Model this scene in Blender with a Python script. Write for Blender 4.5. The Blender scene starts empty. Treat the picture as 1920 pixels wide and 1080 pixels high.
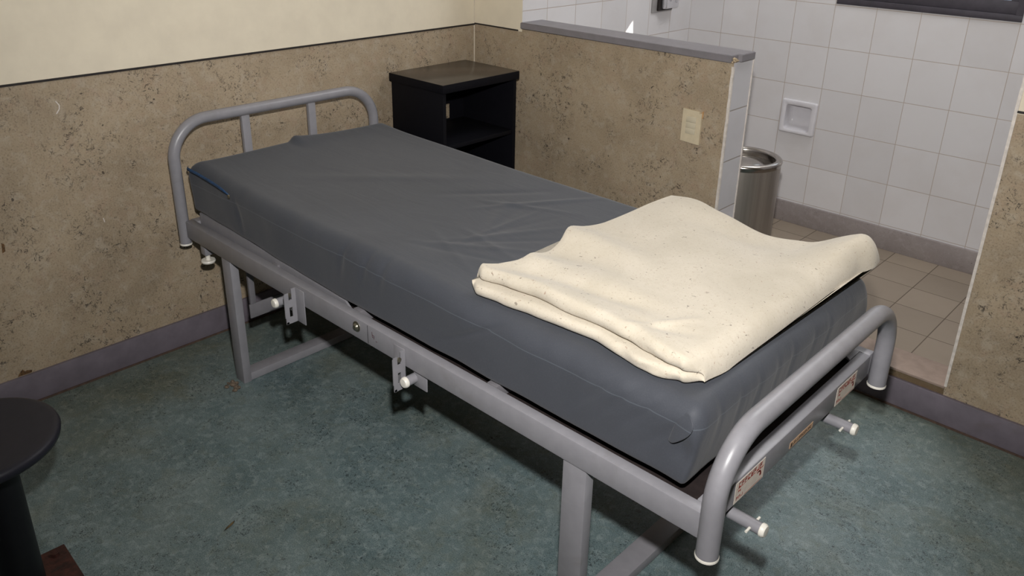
import bpy, bmesh, math, random
from mathutils import Vector, Matrix, noise
random.seed(7)
scn = bpy.context.scene
col = scn.collection
PI = math.pi

# ------------------------------------------------------------------ helpers
def lin(c):
    out = []
    for v in c:
        v = v / 255.0
        out.append(v / 12.92 if v <= 0.04045 else ((v + 0.055) / 1.055) ** 2.4)
    return (out[0], out[1], out[2], 1.0)

def smooth(a, b, x):
    t = max(0.0, min(1.0, (x - a) / (b - a))); return t * t * (3 - 2 * t)

def gauss(d, w): return math.exp(-(d / w) ** 2)

class MB:
    """collects shapes given in world coordinates into one mesh"""
    def __init__(self): self.bm = bmesh.new()
    def _add(self, verts, faces, slot=0):
        vs = [self.bm.verts.new(v) for v in verts]
        for f in faces:
            try:
                fc = self.bm.faces.new([vs[i] for i in f]); fc.material_index = slot
            except ValueError: pass
        return vs
    def box(self, x0, x1, y0, y1, z0, z1, bev=0.0, slot=0, rot=None, piv=None, seg=2):
        t = bmesh.new()
        bmesh.ops.create_cube(t, size=1.0)
        for v in t.verts:
            v.co = Vector(((x0 + x1) / 2 + v.co.x * (x1 - x0), (y0 + y1) / 2 + v.co.y * (y1 - y0), (z0 + z1) / 2 + v.co.z * (z1 - z0)))
        if bev > 0:
            bmesh.ops.bevel(t, geom=list(t.edges), offset=bev, segments=seg, profile=0.5, affect='EDGES')
        if rot is not None:
            p = Vector(piv) if piv is not None else Vector(((x0 + x1) / 2, (y0 + y1) / 2, (z0 + z1) / 2))
            for v in t.verts: v.co = rot @ (v.co - p) + p
        self.merge(t, slot)
    def merge(self, t, slot=0):
        t.verts.ensure_lookup_table(); t.verts.index_update()
        vs = [self.bm.verts.new(v.co) for v in t.verts]
        for f in t.faces:
            fc = self.bm.faces.new([vs[v.index] for v in f.verts]); fc.material_index = slot
        t.free()
    def quad(self, a, b, c, d, slot=0): self._add([a, b, c, d], [(0, 1, 2, 3)], slot)
    def prism(self, pts, axis, lo, hi, slot=0):
        """polygon pts (2-D) extruded along axis 0/1/2"""
        def P(p, h):
            if axis == 0: return (h, p[0], p[1])
            if axis == 1: return (p[0], h, p[1])
            return (p[0], p[1], h)
        n = len(pts)
        vs = [P(p, lo) for p in pts] + [P(p, hi) for p in pts]
        fs = [tuple(range(n)), tuple(range(2 * n - 1, n - 1, -1))]
        fs += [(i, (i + 1) % n, n + (i + 1) % n, n + i) for i in range(n)]
        self._add(vs, fs, slot)
    def tube(self, path, r, n=20, cap=True, slot=0, inner=None):
        path = [Vector(p) for p in path]
        rings = []
        up = None
        for i, p in enumerate(path):
            if i == 0: t = path[1] - p
            elif i == len(path) - 1: t = p - path[i - 1]
            else: t = (path[i + 1] - p).normalized() + (p - path[i - 1]).normalized()
            t.normalize()
            if up is None:
                up = Vector((0, 0, 1)) if abs(t.z) < 0.9 else Vector((1, 0, 0))
            a = (up - t * up.dot(t)).normalized(); b = t.cross(a); up = a
            rr = r[i] if isinstance(r, (list, tuple)) else r
            rings.append([p + (a * math.cos(2 * PI * k / n) + b * math.sin(2 * PI * k / n)) * rr for k in range(n)])
        vs = [v for ring in rings for v in ring]
        fs = []
        for i in range(len(rings) - 1):
            for k in range(n):
                fs.append((i * n + k, i * n + (k + 1) % n, (i + 1) * n + (k + 1) % n, (i + 1) * n + k))
        if cap:
            fs.append(tuple(range(n - 1, -1, -1)))
            fs.append(tuple(range((len(rings) - 1) * n, len(rings) * n)))
        self._add(vs, fs, slot)
    def lathe(self, prof, c, axis=(0, 0, 1), n=48, slot=0):
        """prof: list of (radius, height along axis) from base point c"""
        ax = Vector(axis).normalized(); c = Vector(c)
        a = ax.orthogonal().normalized(); b = ax.cross(a)
        vs, fs, idx = [], [], []
        for r, h in prof:
            if r < 1e-6:
                idx.append([len(vs)] * n); vs.append(c + ax * h)
            else:
                idx.append(list(range(len(vs), len(vs) + n)))
                for k in range(n):
                    an = 2 * PI * k / n
                    vs.append(c + ax * h + (a * math.cos(an) + b * math.sin(an)) * r)
        for i in range(len(prof) - 1):
            for k in range(n):
                q = [idx[i][k], idx[i][(k + 1) % n], idx[i + 1][(k + 1) % n], idx[i + 1][k]]
                u = []
                for w in q:
                    if w not in u: u.append(w)
                if len(u) > 2: fs.append(tuple(u))
        self._add(vs, fs, slot)
    def build(self, name, mats, parent=None, sharp=35, weld=False):
        if weld: bmesh.ops.remove_doubles(self.bm, verts=list(self.bm.verts), dist=1e-5)
        bmesh.ops.recalc_face_normals(self.bm, faces=list(self.bm.faces))
        off = Vector((0, 0, 0))
        q = parent
        while q is not None:
            off += q.location; q = q.parent
        if parent is None:
            off = Vector((0, 0, 0))
        for v in self.bm.verts: v.co -= off
        me = bpy.data.meshes.new(name); self.bm.to_mesh(me); self.bm.free()
        for m in (mats if isinstance(mats, (list, tuple)) else [mats]): me.materials.append(m)
        for p in me.polygons: p.use_smooth = True
        me.set_sharp_from_angle(angle=math.radians(sharp))
        o = bpy.data.objects.new(name, me); col.objects.link(o)
        if parent is not None: o.parent = parent
        return o

def tag(o, label=None, cat=None, group=None, kind=None):
    if label: o['label'] = label
    if cat: o['category'] = cat
    if group: o['group'] = group
    if kind: o['kind'] = kind
    return o

def empty(name, loc, label, cat, group=None):
    o = bpy.data.objects.new(name, None); o.location = loc; o.empty_display_size = 0.1
    col.objects.link(o); return tag(o, label, cat, group)

def struct(name, mb, mats, parent=None, sharp=35):
    o = mb.build(name, mats, parent, sharp)
    if parent is None: o['kind'] = 'structure'
    return o

# ------------------------------------------------------------------ materials
class NT:
    def __init__(self, name):
        self.m = bpy.data.materials.new(name); self.m.use_nodes = True
        self.t = self.m.node_tree; self.n = self.t.nodes; self.l = self.t.links
        self.b = self.n['Principled BSDF']
        self.tc = self.n.new('ShaderNodeTexCoord')
    def noise(self, scale, detail=3, rough=0.5, dist=0.0, vec=None):
        x = self.n.new('ShaderNodeTexNoise'); x.inputs['Scale'].default_value = scale
        x.inputs['Detail'].default_value = detail; x.inputs['Roughness'].default_value = rough
        x.inputs['Distortion'].default_value = dist
        self.l.new(vec if vec is not None else self.tc.outputs['Object'], x.inputs['Vector'])
        return x.outputs['Fac']
    def mapped(self, scale=(1, 1, 1), loc=(0, 0, 0), rot=(0, 0, 0), src=None):
        x = self.n.new('ShaderNodeMapping'); x.inputs['Scale'].default_value = scale
        x.inputs['Location'].default_value = loc; x.inputs['Rotation'].default_value = rot
        self.l.new(src if src is not None else self.tc.outputs['Object'], x.inputs['Vector'])
        return x.outputs['Vector']
    def ramp(self, fac, stops):
        x = self.n.new('ShaderNodeValToRGB'); e = x.color_ramp.elements
        while len(e) < len(stops): e.new(0.5)
        for i, (p, c) in enumerate(stops):
            e[i].position = p; e[i].color = c if len(c) == 4 else lin(c)
        self.l.new(fac, x.inputs['Fac']); return x.outputs['Color']
    def step(self, fac, a, b):
        x = self.n.new('ShaderNodeMapRange'); x.inputs['From Min'].default_value = a; x.inputs['From Max'].default_value = b
        x.interpolation_type = 'SMOOTHSTEP'
        self.l.new(fac, x.inputs['Value']); return x.outputs['Result']
    def math(self, op, a, b=None, c=None):
        x = self.n.new('ShaderNodeMath'); x.operation = op
        for i, v in enumerate((a, b, c)):
            if v is None: continue
            if isinstance(v, (int, float)): x.inputs[i].default_value = v
            else: self.l.new(v, x.inputs[i])
        return x.outputs[0]
    def mix(self, fac, a, b, mode='MIX'):
        x = self.n.new('ShaderNodeMix'); x.data_type = 'RGBA'; x.blend_type = mode
        if isinstance(fac, (int, float)): x.inputs[0].default_value = fac
        else: self.l.new(fac, x.inputs[0])
        for i, v in ((6, a), (7, b)):
            if isinstance(v, tuple): x.inputs[i].default_value = v if len(v) == 4 else lin(v)
            else: self.l.new(v, x.inputs[i])
        return x.outputs[2]
    def sep(self, src=None):
        x = self.n.new('ShaderNodeSeparateXYZ'); self.l.new(src if src is not None else self.tc.outputs['Object'], x.inputs[0]); return x.outputs
    def comb(self, x_, y_, z_=0.0):
        x = self.n.new('ShaderNodeCombineXYZ')
        for i, v in enumerate((x_, y_, z_)):
            if isinstance(v, (int, float)): x.inputs[i].default_value = v
            else: self.l.new(v, x.inputs[i])
        return x.outputs[0]
    def bump(self, h, strength=0.3, dist=0.01, prev=None):
        x = self.n.new('ShaderNodeBump'); x.inputs['Strength'].default_value = strength; x.inputs['Distance'].default_value = dist
        self.l.new(h, x.inputs['Height'])
        if prev is not None: self.l.new(prev, x.inputs['Normal'])
        return x.outputs['Normal']
    def out(self, color=None, rough=None, metal=None, normal=None, spec=None):
        for k, v in (('Base Color', color), ('Roughness', rough), ('Metallic', metal), ('Normal', normal), ('Specular IOR Level', spec)):
            if v is None: continue
            if isinstance(v, tuple): self.b.inputs[k].default_value = v if len(v) == 4 else lin(v)
            elif isinstance(v, (int, float)): self.b.inputs[k].default_value = v
            else: self.l.new(v, self.b.inputs[k])
        return self.m

def lino(name, tones, dark, light, scale=1.0, rough=0.45, fleck=1.0, stretch=(1, 1, 1), spec=0.4, swirl=0.5):
    """marbled linoleum: soft tone drift, short dark veins in clusters, fine grain"""
    t = NT(name); v = t.mapped(stretch)
    big = t.noise(3.0 * scale, 5, 0.6, 0.4, v)
    c = t.ramp(big, [(0.32, tones[0]), (0.50, tones[1]), (0.68, tones[2])])
    mid = t.noise(22 * scale, 5, 0.65, 0.6, v)
    c = t.mix(t.math('MULTIPLY', t.step(mid, 0.46, 0.70), swirl), c, light)
    mid2 = t.noise(11 * scale, 5, 0.7, 0.8, t.mapped(stretch, (3.1, 7.7, 1.3)))
    c = t.mix(t.math('MULTIPLY', t.step(mid2, 0.50, 0.70), swirl), c, tones[3])
    mask = t.step(t.noise(6.0 * scale, 4, 0.65, 0.4, t.mapped(stretch, (9.1, 2.2, 5.3))), 0.42, 0.64)
    vein = t.step(t.math('ABSOLUTE', t.math('SUBTRACT', t.noise(36 * scale, 4, 0.6, 1.2, v), 0.5)), 0.028, 0.007)
    keep = t.step(t.noise(48 * scale, 2, 0.5, 0.0, t.mapped(stretch, (5.5, 1.2, 7.3))), 0.48, 0.58)
    c = t.mix(t.math('MULTIPLY', t.math('MULTIPLY', t.math('MULTIPLY', vein, keep), mask), 0.9 * fleck), c, dark)
    blot = t.step(t.noise(60 * scale, 4, 0.65, 0.8, v), 0.58, 0.70)
    c = t.mix(t.math('MULTIPLY', t.math('MULTIPLY', blot, t.math('ADD', t.math('MULTIPLY', mask, 0.8), 0.2)), 0.6 * fleck), c, dark)
    fine = t.noise(170 * scale, 3, 0.65, 0.0, v)
    c = t.mix(t.math('MULTIPLY', t.step(fine, 0.52, 0.72), 0.34 * fleck), c, dark)
    c = t.mix(t.math('MULTIPLY', t.step(fine, 0.50, 0.30), 0.24 * fleck), c, light)
    spk = t.step(t.noise(40 * scale, 1, 0.5, 0.0, t.mapped(stretch, (1.7, 4.4, 8.8))), 0.77, 0.80)
    c = t.mix(t.math('MULTIPLY', spk, 0.8), c, dark)
    n = t.bump(t.noise(90 * scale, 3, 0.6, 0.0, v), 0.06, 0.003)
    return t.out(c, rough, 0, n, spec)

def tiles(name, axes, bw, bh, off, tone, grout, rough=0.18, var=0.03, mortar=0.0016, spec=0.5, bumps=0.5):
    t = NT(name); s = t.sep()
    u = t.math('ADD', s[axes[0]], off[0]); w = t.math('ADD', s[axes[1]], off[1])
    v = t.comb(u, w)
    b = t.n.new('ShaderNodeTexBrick')
    b.offset = 0.0; b.squash = 1.0
    t.l.new(v, b.inputs['Vector'])
    b.inputs['Scale'].default_value = 1.0
    b.inputs['Brick Width'].default_value = bw; b.inputs['Row Height'].default_value = bh
    b.inputs['Mortar Size'].default_value = mortar; b.inputs['Mortar Smooth'].default_value = 0.3
    b.inputs['Bias'].default_value = 0.0
    b.inputs['Color1'].default_value = lin(tone)
    b.inputs['Color2'].default_value = lin(tuple(int(x * (1 - var)) for x in tone))
    b.inputs['Mortar'].default_value = lin(grout)
    c = b.outputs['Color']
    c = t.mix(t.math('MULTIPLY', t.step(t.noise(5, 4, 0.6), 0.4, 0.75), 0.12), c, grout)
    n = t.bump(t.math('SUBTRACT', 1.0, b.outputs['Fac']), bumps, 0.0012)
    return t.out(c, t.math('ADD', t.math('MULTIPLY', b.outputs['Fac'], 0.5), rough), 0, n, spec)

def plain(name, c, rough=0.5, metal=0.0, grain=0.08, scale=40, bump=0.03, spec=0.5, dirt=None, dirt_scale=6):
    t = NT(name)
    d = tuple(max(0, int(x * (1 - grain))) for x in c)
    k = t.ramp(t.noise(scale, 4, 0.6), [(0.35, d), (0.65, c)])
    if dirt: k = t.mix(t.math('MULTIPLY', t.step(t.noise(dirt_scale, 5, 0.65, 0.5), 0.56, 0.72), 0.6), k, dirt)
    n = t.bump(t.noise(scale * 3, 3), bump, 0.003)
    return t.out(k, rough, metal, n, spec)

M = {}
M['lino_wall'] = lino('wall_linoleum', [(143, 128, 107), (158, 142, 119), (168, 152, 129), (158, 135, 114)], (52, 45, 40), (174, 163, 146), 1.15, 0.5, 1.45, swirl=0.5)
def floor_lino():
    m = lino('floor_linoleum', [(86, 104, 107), (100, 117, 119), (112, 126, 126), (98, 106, 96)], (42, 52, 56), (148, 162, 162), 1.9, 0.42, 2.0, spec=0.35, swirl=0.48)
    t = m.node_tree; n = t.nodes; l = t.links; b = n['Principled BSDF']
    old = b.inputs['Base Color'].links[0].from_socket
    tc = n.new('ShaderNodeTexCoord'); sp = n.new('ShaderNodeSeparateXYZ'); l.new(tc.outputs['Object'], sp.inputs[0])
    def mth(op, a, b_):
        x = n.new('ShaderNodeMath'); x.operation = op
        for i, v in enumerate((a, b_)):
            if isinstance(v, (int, float)): x.inputs[i].default_value = v
            else: l.new(v, x.inputs[i])
        return x.outputs[0]
    def stp(v, a, b_):
        x = n.new('ShaderNodeMapRange'); x.interpolation_type = 'SMOOTHSTEP'
        x.inputs['From Min'].default_value = a; x.inputs['From Max'].default_value = b_; l.new(v, x.inputs['Value']); return x.outputs['Result']
    nz = n.new('ShaderNodeTexNoise'); nz.inputs['Scale'].default_value = 2.3; nz.inputs['Detail'].default_value = 5; nz.inputs['Roughness'].default_value = 0.65; l.new(tc.outputs['Object'], nz.inputs['Vector'])
    # worn olive patches, and grime swept up against the skirtings
    edge = mth('MAXIMUM', stp(sp.outputs[0], 0.45, 0.0), stp(sp.outputs[1], -0.42, -0.02))
    k = mth('MINIMUM', mth('ADD', mth('MULTIPLY', stp(nz.outputs['Fac'], 0.46, 0.72), 0.55), mth('MULTIPLY', edge, mth('ADD', nz.outputs['Fac'], 0.1))), 0.8)
    mx = n.new('ShaderNodeMix'); mx.data_type = 'RGBA'; mx.blend_type = 'MULTIPLY'
    l.new(k, mx.inputs[0]); l.new(old, mx.inputs[6]); mx.inputs[7].default_value = (0.80, 0.66, 0.48, 1)
    l.new(mx.outputs[2], b.inputs['Base Color'])
    return m
M['lino_floor'] = floor_lino()
M['cream'] = plain('cream_wall_paint', (222, 212, 191), 0.7, 0, 0.03, 9, 0.08, 0.25)
M['tile_back'] = tiles('white_wall_tile', (0, 2), 0.1893, 0.1935, (-0.0925 + 0.1893, 0.1935 * 6 - 0.889), (208, 206, 207), (172, 160, 150))
M['tile_side'] = tiles('white_wall_tile_side', (1, 2), 0.1893, 0.1935, (-1.29 + 0.1893 * 20, 0.1935 * 6 - 0.889), (208, 206, 207), (172, 160, 150))
M['tile_end'] = tiles('white_wall_tile_end', (1, 2), 1.0, 0.185, (0.5, 0.185 * 6 - 0.845), (202, 200, 204), (150, 142, 134), mortar=0.0022)
M['tile_floor'] = tiles('bathroom_floor_tile', (0, 1), 0.1925, 0.2, (-1.904 + 0.1925 * 30, -0.35 + 0.2 * 30), (146, 133, 118), (96, 85, 74), 0.5, 0.07, 0.0022, 0.35)
M['terrazzo'] = lino('terrazzo_skirting', [(132, 124, 122), (138, 130, 128), (144, 136, 133), (136, 127, 124)], (98, 90, 88), (158, 150, 148), 2.2, 0.5, 0.6)
M['sill'] = plain('door_sill_stone', (150, 132, 120), 0.55, 0, 0.08, 30, 0.05, 0.4)
M['riser'] = lino('sill_riser_linoleum', [(92, 76, 56), (102, 86, 64), (110, 94, 72), (108, 78, 56)], (52, 44, 34), (120, 106, 88), 1.5, 0.55)
M['baseboard'] = plain('mauve_grey_baseboard', (112, 105, 114), 0.5, 0, 0.10, 14, 0.04, 0.4, (96, 88, 86), 5)
M['dirt'] = plain('grimy_brown_edge', (86, 68, 58), 0.8, 0, 0.2, 50)
M['cap'] = plain('grey_painted_wall_cap', (124, 120, 124), 0.38, 0, 0.05, 20, 0.03, 0.45)
M['black_strip'] = plain('black_joint_strip', (34, 28, 26), 0.7, 0, 0.2, 60)
M['white_bead'] = plain('white_edge_bead', (214, 206, 198), 0.6, 0, 0.10, 60, 0.1)
M['caulk'] = plain('yellowed_caulk', (196, 184, 164), 0.6, 0, 0.06, 60)
M['plaster'] = plain('broken_plaster', (190, 170, 140), 0.9, 0, 0.25, 90, 0.4)
M['ceiling'] = plain('ceiling_paint', (225, 222, 214), 0.8, 0, 0.03, 8)
M['metal'] = plain('grey_painted_steel', (136, 135, 140), 0.36, 0, 0.04, 30, 0.02, 0.5, (124, 122, 124), 9)
M['metal_in'] = plain('grey_painted_steel_deck', (112, 110, 114), 0.5, 0, 0.06, 30, 0.02, 0.4)
M['deck'] = plain('shadow_brown_deck_board', (48, 41, 40), 0.8, 0, 0.2, 30, 0.05, 0.15)  # colour darkened to paint in the shadow between mattress and foot rail
M['white_plastic'] = plain('white_plastic', (228, 224, 214), 0.4, 0, 0.04, 60)
M['bolt'] = plain('zinc_bolt', (150, 146, 130), 0.35, 0.9, 0.15, 80)
M['bolt_dark'] = plain('dark_hole', (20, 18, 18), 0.8, 0, 0.1, 60)
M['sticker'] = plain('sticker_paper', (226, 216, 204), 0.5, 0, 0.07, 40)
M['sticker_tan'] = plain('name_sticker_paper', (206, 172, 140), 0.5, 0, 0.07, 60)
M['red_ink'] = plain('red_ink', (158, 58, 48), 0.55, 0, 0.2, 90)
M['brown_ink'] = plain('brown_ink', (84, 58, 42), 0.55, 0, 0.2, 90)
M['faded_red'] = plain('faded_red_marker', (96, 62, 70), 0.6, 0, 0.2, 90)
M['black_metal'] = plain('black_laminate', (14, 14, 19), 0.6, 0, 0.08, 30, 0.03, 0.12)
M['black_top'] = plain('dark_grey_laminate_top', (62, 55, 49), 0.24, 0, 0.12, 18, 0.03, 0.5)
M['stool_seat'] = plain('black_plastic_seat', (34, 34, 42), 0.45, 0, 0.06, 40, 0.05, 0.25)
M['stool_post'] = plain('black_painted_post', (12, 12, 17), 0.45, 0, 0.1, 40, 0.03, 0.4)
M['rust'] = plain('rusty_red_plate', (70, 36, 29), 0.7, 0, 0.5, 45, 0.3, 0.4, (38, 30, 29), 30)
M['switch'] = plain('cream_switch_plastic', (206, 192, 164), 0.4, 0, 0.04, 40)
M['switch_key'] = plain('cream_switch_key', (200, 190, 166), 0.35, 0, 0.03, 40)
M['rust_stain'] = plain('rusty_brown_stain', (116, 84, 48), 0.7, 0, 0.5, 120)
M['orange_stain'] = plain('orange_adhesive', (196, 150, 100), 0.7, 0, 0.15, 60)
M['ceramic'] = plain('white_ceramic', (206, 204, 208), 0.12, 0, 0.02, 20, 0.0, 0.5)
M['alu'] = plain('dark_anodised_window_frame', (66, 62, 69), 0.55, 0, 0.08, 30, 0.03, 0.25)
M['chrome'] = plain('chrome', (226, 226, 230), 0.22, 0.75, 0.02, 30, 0.0)
M['chrome_plate'] = plain('satin_chrome_plate', (158, 156, 155), 0.4, 0.3, 0.05, 30, 0.0)
M['zip'] = plain('blue_zip_tape', (30, 70, 112), 0.55, 0, 0.35, 160, 0.3)
M['leaf'] = plain('dry_leaf', (122, 102, 70), 0.8, 0, 0.25, 120)
M['debris'] = plain('pale_rubble', (122, 108, 92), 0.9, 0, 0.4, 120, 0.4)

def steel():
    t = NT('brushed_stainless_steel')
    s = t.noise(40, 3, 0.6, 0, t.mapped((1, 1, 0.02)))
    c = t.ramp(s, [(0.3, (148, 141, 133)), (0.7, (176, 169, 161))])
    n = t.bump(t.noise(900, 2, 0.6, 0, t.mapped((1, 1, 0.004))), 0.10, 0.001)
    return t.out(c, 0.38, 0.8, n)
M['steel'] = steel()
M['steel_rim'] = plain('polished_steel_rim', (168, 162, 156), 0.22, 1.0, 0.03, 40, 0.0)

def mattress_mat():
    t = NT('slate_mattress_cover'); s = t.sep()
    # stitched seam: a fine pale thread running round the sides
    wob = t.math('MULTIPLY', t.math('SUBTRACT', t.noise(2.2, 2), 0.5), 0.018)
    d = t.math('ABSOLUTE', t.math('SUBTRACT', t.math('ADD', s[2], wob), 0.128))
    seam = t.math('MULTIPLY', t.step(d, 0.0016, 0.0006), 0.32)
    base = t.ramp(t.noise(3.0, 4, 0.6, 0.4), [(0.35, (59, 62, 69)), (0.65, (65, 68, 75))])
    fib = t.noise(420, 2, 0.6)
    base = t.mix(t.math('MULTIPLY', t.step(fib, 0.45, 0.75), 0.18), base, (86, 89, 96))
    c = t.mix(seam, base, (104, 112, 120))
    wr = t.noise(5.0, 5, 0.55, 0.9, t.mapped((0.7, 2.6, 1.0), rot=(0, 0, 0.5)))
    n = t.bump(wr, 0.12, 0.02)
    wv = t.noise(600, 1, 0.5)
    n = t.bump(wv, 0.12, 0.002, n)
    m = t.out(c, 0.62, 0, n, 0.28)
    b = m.node_tree.nodes['Principled BSDF']
    b.inputs['Sheen Weight'].default_value = 0.12; b.inputs['Sheen Roughness'].default_value = 0.5
    return m
M['mattress'] = mattress_mat()

def blanket_mat():
    t = NT('cream_wool_blanket')
    c = t.ramp(t.noise(7, 5, 0.6, 0.6), [(0.33, (190, 181, 164)), (0.66, (202, 193, 177))])
    fz = t.noise(150, 4, 0.7, 0.6)
    c = t.mix(t.math('MULTIPLY', t.step(fz, 0.48, 0.78), 0.42), c, (172, 157, 132))
    for sc, lo, hi, cc, k, of in ((105, 0.70, 0.75, (98, 86, 74), 0.65, (1, 2, 3)), (150, 0.69, 0.74, (138, 98, 78), 0.5, (7, 5, 1)), (70, 0.725, 0.76, (104, 92, 80), 0.65, (4, 9, 2)), (190, 0.67, 0.73, (146, 128, 106), 0.5, (2, 6, 8))):
        f = t.step(t.noise(sc, 2, 0.5, 0.5, t.mapped((1, 1, 1), of)), lo, hi)
        c = t.mix(t.math('MULTIPLY', f, k), c, cc)
    n = t.bump(t.noise(26, 5, 0.6, 0.5), 0.10, 0.006)
    n = t.bump(t.noise(380, 3, 0.7), 0.35, 0.0015, n)
    m = t.out(c, 0.9, 0, n, 0.1)
    b = m.node_tree.nodes['Principled BSDF']
    b.inputs['Sheen Weight'].default_value = 0.2; b.inputs['Sheen Roughness'].default_value = 0.6
    return m
M['blanket'] = blanket_mat()

def pane_mat():
    m = bpy.data.materials.new('frosted_glass'); m.use_nodes = True
    nt = m.node_tree; nt.nodes.clear()
    o = nt.nodes.new('ShaderNodeOutputMaterial'); tr = nt.nodes.new('ShaderNodeBsdfTranslucent')
    gl = nt.nodes.new('ShaderNodeBsdfGlossy'); mx = nt.nodes.new('ShaderNodeMixShader'); ns = nt.nodes.new('ShaderNodeTexNoise')
    ns.inputs['Scale'].default_value = 300
    bp = nt.nodes.new('ShaderNodeBump'); bp.inputs['Strength'].default_value = 0.2
    nt.links.new(ns.outputs['Fac'], bp.inputs['Height'])
    nt.links.new(bp.outputs[0], gl.inputs['Normal'])
    tr.inputs['Color'].default_value = (0.8, 0.84, 0.88, 1); gl.inputs['Roughness'].default_value = 0.4
    mx.inputs[0].default_value = 0.08
    nt.links.new(tr.outputs[0], mx.inputs[1]); nt.links.new(gl.outputs[0], mx.inputs[2]); nt.links.new(mx.outputs[0], o.inputs[0])
    return m
M['pane'] = pane_mat()

# ------------------------------------------------------------------ room shell
RX, RY, RZ = 5.4, -5.2, 2.9          # main room: x 0..RX, y RY..0
XP, XE, XD = 0.283, 1.2587, 2.113    # tiled wall face, partition end, doorway's right edge
TH, YB, XB = 0.135, 1.29, 3.2        # partition thickness, bathroom back wall, bathroom right wall
WH = 1.0                             # height of the linoleum dado

m = MB(); m.box(-0.15, RX + 0.15, RY - 0.15, TH, -0.1, 0.0); struct('floor', m, M['lino_floor'])
m = MB(); m.box(XP - 0.01, XB + 0.1, TH, YB + 0.02, -0.1, 0.0); struct('floor_bathroom', m, M['tile_floor'])
m = MB(); m.box(-0.15, RX + 0.15, RY - 0.15, YB + 0.3, RZ, RZ + 0.1); struct('ceiling', m, M['ceiling'])

m = MB(); m.box(-0.15, 0.0, RY - 0.15, 0.0, WH, RZ, slot=0); m.box(-0.15, 0.0, RY - 0.15, 0.0, 0, WH, slot=1)
wl = struct('wall_left', m, [M['cream'], M['lino_wall']])
m = MB()                              # two small chips where the linoleum lost its face
def chip(mb, pts, x, w):
    for (a, b) in zip(pts[:-1], pts[1:]):
        a = Vector((x, *a)); b = Vector((x, *b)); d = (b - a).normalized(); nrm = Vector((1, 0, 0)); s = d.cross(nrm) * w
        mb._add([a - s, a + s, b + s, b - s, a - s + nrm * .001, a + s + nrm * .001, b + s + nrm * .001, b - s + nrm * .001], [(4, 5, 6, 7), (0, 4, 7, 3), (1, 2, 6, 5), (0, 1, 5, 4), (2, 3, 7, 6)])
chip(m, [(-1.722, 0.936), (-1.714, 0.922), (-1.716, 0.911), (-1.726, 0.898)], 0.0, 0.0016)
chip(m, [(-1.650, 0.545), (-1.6475, 0.530)], 0.0, 0.0012)
m.build('paint_chip', M['white_bead'], wl)
for (pts, nm, mm) in (([(-1.947, 0.513), (-1.938, 0.517), (-1.937, 0.540), (-1.944, 0.545)], 'stain', 'rust_stain'), ([(-1.985, 0.101), (-1.945, 0.101), (-1.942, 0.108), (-1.956, 0.113), (-1.962, 0.111), (-1.968, 0.121), (-1.979, 0.110)], 'stain', 'rust_stain')):
    m = MB(); m.prism(pts, 0, 0.0, 0.0006); m.build(nm, M[mm], wl)

m = MB(); m.box(-0.15, XP, 0.0, YB + 0.3, WH, RZ, slot=0); m.box(-0.15, XP, 0.0, YB + 0.3, 0, WH, slot=1)
o = struct('wall_back', m, [M['cream'], M['lino_wall'], M['tile_side']])
for p in o.data.polygons:
    if p.normal.x > 0.9: p.material_index = 2

m = MB(); m.box(XP, XE, 0.0, TH, 0, 1.0125)
o = struct('wall_partition', m, [M['lino_wall'], M['tile_end'], M['tile_back']])
for p in o.data.polygons:
    if p.normal.x > 0.9: p.material_index = 1
    elif p.normal.y > 0.9: p.material_index = 2

m = MB(); m.box(XD, RX + 0.15, 0.0, TH, WH, RZ, slot=0); m.box(XD, RX + 0.15, 0.0, TH, 0, WH, slot=1)
o = struct('wall_right', m, [M['cream'], M['lino_wall'], M['tile_back']])
for p in o.data.polygons:
    if p.normal.y > 0.9: p.material_index = 2
m = MB(); m.box(RX, RX + 0.15, RY, 0.0, WH, RZ, slot=0); m.box(RX, RX + 0.15, RY, 0.0, 0, WH, slot=1)
struct('wall_far_right', m, [M['cream'], M['lino_wall']])
m = MB(); m.box(0, RX, RY - 0.15, RY, WH, RZ, slot=0); m.box(0, RX, RY - 0.15, RY, 0, WH, slot=1)
struct('wall_front', m, [M['cream'], M['lino_wall']])
m = MB(); m.box(XB, XB + 0.1, TH, YB + 0.3, 0, RZ); struct('wall_bathroom_right', m, M['tile_side'])

# tiled bathroom back wall, with the window opening and the niche for the soap dish
WX0, WX1, WZ0, WZ1 = 1.0475, 1.7945, 1.089, 1.62
SX0, SX1, SZ0, SZ1 = 0.878, 1.020, 0.474, 0.600
m = MB(); TB = 0.12
xs = [XP, SX0, SX1, WX0, WX1, XB]; zs = [0, SZ0, SZ1, WZ0, WZ1, RZ]
for i in range(len(xs) - 1):
    for k in range(len(zs) - 1):
        cx, cz = (xs[i] + xs[i + 1]) / 2, (zs[k] + zs[k + 1]) / 2
        if WX0 < cx < WX1 and WZ0 < cz < WZ1: continue
        if SX0 < cx < SX1 and SZ0 < cz < SZ1: continue
        m.box(xs[i], xs[i + 1], YB, YB + TB, zs[k], zs[k + 1])
struct('wall_bathroom', m, M['tile_back'])

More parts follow.
